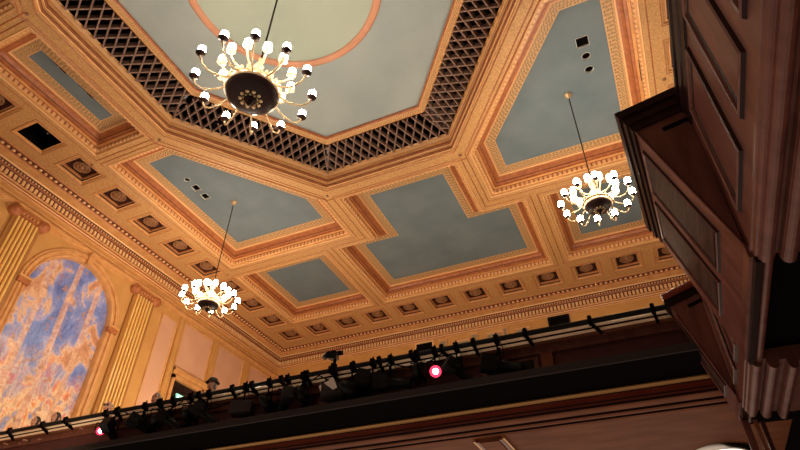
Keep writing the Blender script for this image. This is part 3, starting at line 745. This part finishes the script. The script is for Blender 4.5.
# ------------------------------------------------------------------ stage lights on the pipe
def aimm(v):
    return Vector(v).to_track_quat('-Z', 'Y').to_matrix()
def rotm(yaw, pitch):
    """matrix whose local -Z (beam) points forward/down: yaw about z, pitch from straight down"""
    return Matrix.Rotation(yaw, 3, 'Z') @ Matrix.Rotation(pitch, 3, 'X')
def stage_light(x, drop, size, yaw, pitch, label, kind='par', lens=None, y=0.0, up=False):
    s = -1 if not up else 1
    t = empty('stage_light', (x, PY+y, PZ), label, 'stage light', 'stage lights along the gallery rail')
    mb = MB(); mb.bx(-.035,.035,-.06,.06,-.07,.06); mb.tube([(0,-.0,.06),(0,0,.11)], .014, 6); mb.tube([(0,0,s*.05),(0,0,s*(drop-.16*size))], .016, 6)
    mb.build('clamp', [BLACKM], t)
    c = V(0, 0, s*drop); w = .15*size
    mb = MB()
    top = c + V(0,0,-s*.17*size*1.2)
    ex = Matrix.Rotation(yaw,3,'Z') @ V(1,0,0)
    mb.bar(top - ex*w, top + ex*w, (0,0,1), .035, .012)
    for q in (-1, 1): mb.bar(top + ex*w*q, c + ex*w*q, ex, .035, .010)
    mb.build('yoke', [BLACKM if kind != 'light' else GREY], t)
    M = rotm(yaw, pitch) if lens != 'red' else aimm(-(V(x,PY,PZ)+c) + V(.5,0,0))
    mb = MB()
    if kind == 'par':
        mb.lathe([(.001,.20*size),(.06*size,.19*size),(.10*size,.10*size),(.125*size,.0),(.125*size,-.16*size),(.115*size,-.16*size),(.11*size,-.10*size)], 18, c, M)
    elif kind == 'profile':
        mb.lathe([(.001,.26*size),(.09*size,.24*size),(.11*size,.06*size),(.085*size,.0),(.075*size,-.28*size),(.09*size,-.28*size),(.09*size,-.34*size),(.075*size,-.34*size),(.07*size,-.30*size)], 16, c, M)
        mb.box(c + M @ V(0,0,.16*size), (.10*size,.12*size,.11*size), 0, M)
    else:
        mb.box(c, (.20*size,.11*size,.13*size), 0, M); mb.lathe([(.09*size,-.12*size),(.10*size,-.20*size),(.085*size,-.20*size),(.08*size,-.16*size)], 16, c, M)
    b = mb.build('housing', [BLACK if kind != 'light' else GREY], t)
    lz = {'par': -.11, 'profile': -.315}.get(kind, -.17)*size; lr = {'par': .112, 'profile': .072}.get(kind, .082)*size
    mb = MB(); mb.lathe([(lr,lz),(lr*.6,lz-.012*size),(.001,lz-.018*size)], 16, c, M)
    if lens:
        mb.lathe([(lr*.50,lz-.015*size),(.001,lz-.022*size)], 14, c, M, 1)
    mb.build('lens', [LENSR if lens == 'red' else (LENSC if lens == 'cold' else LENSG), LENSW if lens == 'red' else LENSC], t)
    mb = MB()
    if kind == 'par' and not lens:   # barn-door frame
        for k in range(4):
            Mk = M @ Matrix.Rotation(k*PI/2, 3, 'Z'); p = c + Mk @ V(.13*size,0,-.17*size); q = c + Mk @ V(.20*size,0,-.26*size)
            mb.bar(p, q, Mk @ V(1,0,0), .18*size, .006)
        mb.build('barn_door', [BLACKM], t)
    # safety cable
    mb = MB(); mb.tube([(.03,0,.03),(.09*size,.03,s*drop*.45),(.05*size,.02,s*drop*.95)], .007, 5); mb.build('safety_cable', [BLACKM], t)
    return t
D2 = math.radians
SLs = [
 (-10.42,.36,.75, D2(38), D2(112), 'stage light glowing red, leftmost on the rail below the pilaster', 'par', 'red'),
 (-10.12,.40,.95, D2(10), D2(60), 'dark stage light just right of the leftmost red one', 'profile', None),
 (-9.35,.38,1.0, D2(-30), D2(70), 'dark stage light under the pale wall panel', 'profile', None),
 (-8.95,.33,.9, D2(60), D2(80), 'dark stage light below the doorway, first of two', 'par', None),
 (-8.62,.40,.9, D2(-60), D2(60), 'dark stage light below the doorway, second of two', 'profile', None),
 (-8.18,.34,.85, D2(20), D2(75), 'dark stage light left of the spectator in the grey jacket', 'par', None),
 (-7.75,.40,1.0, D2(-50), D2(55), 'dark stage light hanging below the spectator in the grey jacket', 'profile', None),
 (-6.88,.42,1.0, D2(20), D2(85), 'boxy grey floodlight with a small white lit lens', 'light', 'cold'),
 (-6.35,.40,.85, D2(-20), D2(60), 'small dark stage light right of the boxy grey floodlight', 'par', None),
 (-5.95,.42,1.0, D2(45), D2(70), 'dark stage light left of the camera on the rail', 'profile', None),
 (-5.62,.34,.85, D2(-35), D2(50), 'small dark stage light left of the one with a white label', 'par', None),
 (-4.62,.42,1.1, D2(-30), D2(75), 'big round black stage light right of the white label', 'par', None),
 (-4.22,.30,1.0, D2(-62), D2(82), 'dark stage light tipped sideways under the pipe, right of the big round one', 'profile', None),
 (-3.88,.42,1.05, D2(-70), D2(86), 'long dark stage light lying level near the ledge, left of the right red light', 'profile', None),
 (-3.40,.30,.7, D2(15), D2(45), 'small hanging stage light with pale clamp just left of the right red light', 'par', None),
 (-3.08,.36,.85, D2(20), D2(106), 'stage light glowing red, the one near the middle of the rail', 'par', 'red'),
 (-2.70,.42,.9, D2(-40), D2(60), 'dark stage light close behind the right red light', 'profile', None),
 (-2.02,.44,1.05, D2(-65), D2(82), 'lone dark stage light on a pale yoke, rightmost of the row', 'profile', None),
]
for a in SLs:
    stage_light(a[0], a[1], a[2], a[3], a[4], a[5], a[6], a[7])
lab = stage_light(-4.98, .40, 1.0, D2(30), D2(70), 'stage light with a large white paper label on its housing', 'light', None)
mb = MB(); mb.box((-.02,-.14,-.36), (.15,.006,.09), 0, Matrix.Rotation(D2(-20),3,'Y') @ Matrix.Rotation(D2(14),3,'X')); mb.build('paper_label', [PAPER], lab)
# camera on the rail
vc = empty('video_camera', (-5.0, PY, PZ+.04), 'small black video camera standing on the gallery rail pipe', 'camera')
mb = MB(); mb.bx(-.04,.04,-.05,.05,-.03,.08); mb.tube([(0,0,.05),(.01,0,.17)], .03, 8); mb.build('clamp_head', [BLACKM], vc)
Mc = Matrix.Rotation(D2(18),3,'Z') @ Matrix.Rotation(D2(14),3,'X')
mb = MB(); mb.box((-.03,0,.24), (.075,.13,.065), 0, Mc); mb.box((.10,.02,.28), (.05,.012,.04), 0, Mc); mb.box((-.03,.02,.33), (.012,.09,.010), 0, Mc); mb.bar((-.03,-.05,.29),(-.03,-.05,.33),(1,0,0),.016,.016); mb.bar((-.03,.08,.29),(-.03,.08,.33),(1,0,0),.016,.016); mb.build('body', [BLACK], vc)
mb = MB(); mb.lathe([(.001,.10),(.05,.10),(.055,-.06),(.045,-.06),(.001,-.045)], 14, (-.14,-.06,.235), Matrix.Rotation(D2(60),3,'Z') @ Matrix.Rotation(D2(90),3,'X')); mb.build('lens', [BLACK], vc)
# cables slung along the rail
for i, (x0, x1, sag) in enumerate(((-9.9,-8.4,.20),(-8.3,-6.9,.26),(-6.9,-5.3,.22),(-5.3,-3.9,.24),(-3.9,-2.95,.16))):
    mb = MB(); n = 14
    mb.tube([(x0+(x1-x0)*k/n, PY+.02, PZ-.04-sag*4*(k/n)*(1-k/n)) for k in range(n+1)], .012, 6)
    o = mb.build('power_cable', [BLACKM]); tag(o, ['black cable sagging from the leftmost lights to the doorway','black cable sagging below the spectator in the grey jacket','black cable sagging right of the boxy grey floodlight','black cable sagging under the camera and the big round light','short black cable sagging left of the right red light'][i], 'cable', 'black cables slung along the gallery rail')

# ------------------------------------------------------------------ spectators
def skin_body(name, joints, bones, m, parent, root=0):
    me = bpy.data.meshes.new(name); me.from_pydata([j[:3] for j in joints], bones, []); me.materials.append(m)
    o = bpy.data.objects.new(name, me); COL.objects.link(o)
    if parent: o.parent = parent
    o.modifiers.new('skin', 'SKIN'); 
    if not me.skin_vertices: 
        bpy.context.view_layer.objects.active = o
    sv = me.skin_vertices[0].data if me.skin_vertices else None
    if sv:
        for i, j in enumerate(joints): sv[i].radius = (j[3], j[4] if len(j) > 4 else j[3]); sv[i].use_root = (i == root)
    sm = o.modifiers.new('sub', 'SUBSURF'); sm.levels = 2; sm.render_levels = 2
    return o
def person(x, y, zseat, yaw, label, coat, hair, bald=False, glasses=False, cap=False, lean=.10, shade=False):
    t = empty('person', (x, y, zseat), label, 'person', 'spectators in the gallery'); t.rotation_euler = (0,0,yaw); t.scale = (1.1,)*3
    # faces -Y ; seat level at z=0
    L = lean
    J = [(0,0,.08,.15,.11),(0,-L*.3,.28,.14,.10),(0,-L,.50,.165,.10),(0,-L*1.1,.60,.07,.06),(0,-L*1.25,.68,.052,.052),
         (.17,-L,.52,.07),(.24,-L-.06,.30,.048),(.20,-L-.28,.22,.038),(.17,-L-.36,.24,.028),
         (-.17,-L,.52,.07),(-.24,-L-.06,.30,.048),(-.20,-L-.28,.22,.038),(-.17,-L-.36,.24,.028),
         (.10,-.05,.06,.09),(.11,-.35,.05,.065),(.11,-.36,-.14,.048),(.11,-.36,-.25,.036),(.11,-.43,-.265,.03),
         (-.10,-.05,.06,.09),(-.11,-.35,.05,.065),(-.11,-.36,-.14,.048),(-.11,-.36,-.25,.036),(-.11,-.43,-.265,.03)]
    Bn = [(0,1),(1,2),(2,3),(3,4),(2,5),(5,6),(6,7),(7,8),(2,9),(9,10),(10,11),(11,12),(0,13),(13,14),(14,15),(15,16),(16,17),(0,18),(18,19),(19,20),(20,21),(21,22)]
    o = skin_body('body', J, Bn, coat, t)
    hc = V(0, -L*1.45-.02, .80)
    mb = MB()
    n = 18; rows = []
    for i in range(13):
        th = PI*(i + (.02 if i == 0 else (-.02 if i == 12 else 0)))/12; z = math.cos(th); row = []
        for k in range(n):
            a = 2*PI*k/n; sx, sy = math.cos(a), math.sin(a)
            rx = .078*(1 - .20*max(0,-z)); ry = .098*(1 - .12*max(0,-z))
            row.append(hc + V(rx*math.sin(th)*sx, ry*math.sin(th)*sy - .012*max(0,-z), .125*z))
        rows.append(row)
    mb.grid(rows, 0, closed=True, flip=True)
    mb.ball(hc + V(0,-.10,-.015), .02, 8, 0, (.8,1.1,1.5))                       # nose
    for s in (-1, 1): mb.ball(hc + V(s*.078,.01,-.01), .03, 8, 0, (.4,.8,1.2))   # ears
    mb.box(hc + V(0,-.092,-.062), (.025,.006,.005), 1)                           # mouth
    for s in (-1, 1): mb.ball(hc + V(s*.032,-.088,.022), .011, 8, 2)             # eyes
    mb.tube([hc+V(0,.02,-.09), V(0,-L*1.15,.60)], [.052,.058], 10, 0)            # neck
    mb.build('head', [SKIN, mat('lip', (.30,.09,.07), .5) , HAIRD], t)
    mb = MB(); rows = []
    for i in range(7):
        th = (.02 + (1.42 if not bald else .75)*i/6*PI/2)
        rows.append([hc + V(.086*math.sin(th)*math.cos(2*PI*k/n), .104*math.sin(th)*math.sin(2*PI*k/n) + .012, .132*math.cos(th) + .004) for k in range(n)])
    if not bald: mb.grid(rows, 0, closed=True, flip=True)
    else:
        for s in (-1, 1): mb.ball(hc + V(s*.068,.03,.03), .04, 8, 0, (.5,1.3,1))
        mb.ball(hc + V(0,.075,.0), .05, 8, 0, (1.3,.7,1.2))
    if not bald: mb.ball(hc + V(0,.045,-.01), .07, 10, 0, (1.1,.9,1.3))
    mb.build('hair', [hair], t)
    if cap:
        mb = MB(); mb.lathe([(.098,.045),(.10,.09),(.07,.135),(.001,.15)], 18, hc); mb.lathe([(.098,.045),(.135,.04),(.135,.05),(.098,.055)], 18, hc); mb.build('hat', [HAIRD], t)
    if glasses:
        mb = MB()
        for s in (-1, 1): mb.lathe([(.028,0),(.024,.004),(.001,.004)], 12, hc + V(s*.034,-.098,.02), Matrix.Rotation(PI/2,3,'X'))
        mb.bar(hc+V(-.012,-.10,.022), hc+V(.012,-.10,.022), (0,0,1), .006, .006); mb.build('spectacles', [LENSG], t)
    mb = MB()
    for s in (-1, 1):
        h = V(s*.17, -L-.37, .24)
        mb.ball(h + V(0,-.03,0), .035, 8, 0, (.9,1.1,.5))
        for f in range(4):
            b = h + V(s*(-.026+.017*f), -.06, .004); q = b + V(0,-.035 - .008*(1 if f in (1,2) else 0),-.006); mb.tube([b, q, q+V(0,-.02,-.02)], [.009,.0085,.007], 6)
        mb.tube([h + V(-s*.028,-.02,0), h+V(-s*.05,-.05,.0), h+V(-s*.048,-.075,-.008)], [.011,.010,.008], 6)
    mb.build('hand', [SKIN], t)
    # the seat below
    st = empty('theatre_seat', (x, y, zseat), 'folding theatre seat under the ' + ' '.join(label.split(' with ')[0].split()[:11]), 'seat', 'gallery seats'); st.rotation_euler = (0,0,yaw)
    mb = MB(); mb.bx(-.24,.24,-.30,.22,-.12,-.045); mb.build('cushion', [FABRIC], st)
    mb = MB(); mb.bx(-.24,.24,.22,.30,-.12,.30); mb.build('backrest', [FABRIC], st)
    mb = MB(); mb.bx(-.20,-.16,-.1,.2,-.25,-.12); mb.bx(.16,.20,-.1,.2,-.25,-.12); mb.build('leg', [BLACK], st)
    return t
ZS = 3.92
person(-11.34, 8.95, ZS-.08, D2(25), 'grey-haired balding person with glasses looking over the rail by the pilaster', COATD, HAIRG, bald=True, glasses=True)
person(-8.36, 8.92, ZS-.06, D2(20), 'person in dark hat and light grey jacket at the rail right of the doorway', COATL, HAIRD, cap=True)
person(-13.55, 8.9, ZS-.14, D2(20), 'dark-haired person in front of the mural, far left', COATD, HAIRD)
person(-12.80, 8.86, ZS-.16, D2(15), 'dark-haired person in front of the mural, second from left', COATD, HAIRD)
person(-9.86, 8.92, ZS-.13, D2(20), 'person with lilac shirt mostly hidden behind the rail, under the pale wall panel', COATP, HAIRG)

# ------------------------------------------------------------------ light
W = bpy.data.worlds.new('hall_ambient'); S.world = W; W.use_nodes = True
nt = W.node_tree; bg = nt.nodes['Background']
tc = nt.nodes.new('ShaderNodeTexCoord'); sp = nt.nodes.new('ShaderNodeSeparateXYZ'); nt.links.new(tc.outputs['Generated'], sp.inputs[0])
rp = nt.nodes.new('ShaderNodeValToRGB'); mr = nt.nodes.new('ShaderNodeMapRange'); mr.inputs['From Min'].default_value = -1; mr.inputs['From Max'].default_value = .4
vd = nt.nodes.new('ShaderNodeVectorMath'); vd.operation = 'DOT_PRODUCT'; nt.links.new(tc.outputs['Generated'], vd.inputs[0]); vd.inputs[1].default_value = (.45,-.42,.79)
nt.links.new(vd.outputs['Value'], mr.inputs[0]); nt.links.new(mr.outputs[0], rp.inputs[0])
rp.color_ramp.elements[0].color = (1.0,.78,.60,1); rp.color_ramp.elements[1].color = (.05,.033,.026,1)
nt.links.new(rp.outputs[0], bg.inputs[0]); bg.inputs[1].default_value = .70
def spot(name, loc, tgt, power, angle, col=(1,.78,.52), blend=.6, r=.25):
    l = bpy.data.lights.new(name, 'SPOT'); l.energy = power; l.spot_size = D2(angle); l.spot_blend = blend; l.color = col; l.shadow_soft_size = r
    o = bpy.data.objects.new(name, l); COL.objects.link(o); o.location = loc
    o.rotation_euler = (Vector(tgt)-Vector(loc)).to_track_quat('-Z', 'Y').to_euler(); return o
spot('mural_fill_spot', (-9.0, 3.0, 2.2), (-13.9, 8.8, 6.6), 900, 60)  # unseen spot added to brighten the mural
for i, (x, y, p) in enumerate(((-11.0, 12.4, 210), (-6.6, 12.2, 210), (-2.0, 12.2, 210), (1.6, 11.5, 120))):
    l = bpy.data.lights.new('gallery_fill_light', 'POINT'); l.energy = p; l.color = (1,.80,.56); l.shadow_soft_size = .5  # unseen point lights without fixtures, added to brighten the far wall and ceiling
    o = bpy.data.objects.new('gallery_fill_light', l); COL.objects.link(o); o.location = (x, y, 5.3)

# ------------------------------------------------------------------ camera
cd = bpy.data.cameras.new('camera'); cam = bpy.data.objects.new('camera', cd); COL.objects.link(cam); S.camera = cam
yaw, pitch, roll, f = math.radians(-24.66207967), math.radians(38.49207688), math.radians(.6413174), 568.2162750336792
cy, sy, cp, sp_ = math.cos(yaw), math.sin(yaw), math.cos(pitch), math.sin(pitch)
fw = V(sy*cp, cy*cp, sp_); r = V(cy, -sy, 0); u = r.cross(fw)
r2 = r*math.cos(roll) + u*math.sin(roll); u2 = -r*math.sin(roll) + u*math.cos(roll)
cam.matrix_world = Matrix((r2, u2, -fw)).transposed().to_4x4()
cd.sensor_width = 36; cd.lens = f*36/800; cd.clip_start = .05; cd.clip_end = 200
S.view_settings.view_transform = 'Standard'; S.view_settings.look = 'None'; S.view_settings.gamma = 1; S.view_settings.use_curve_mapping = False
S.view_settings.exposure = 0.33
S.cycles.use_denoising = True
S.cycles.max_bounces = 6
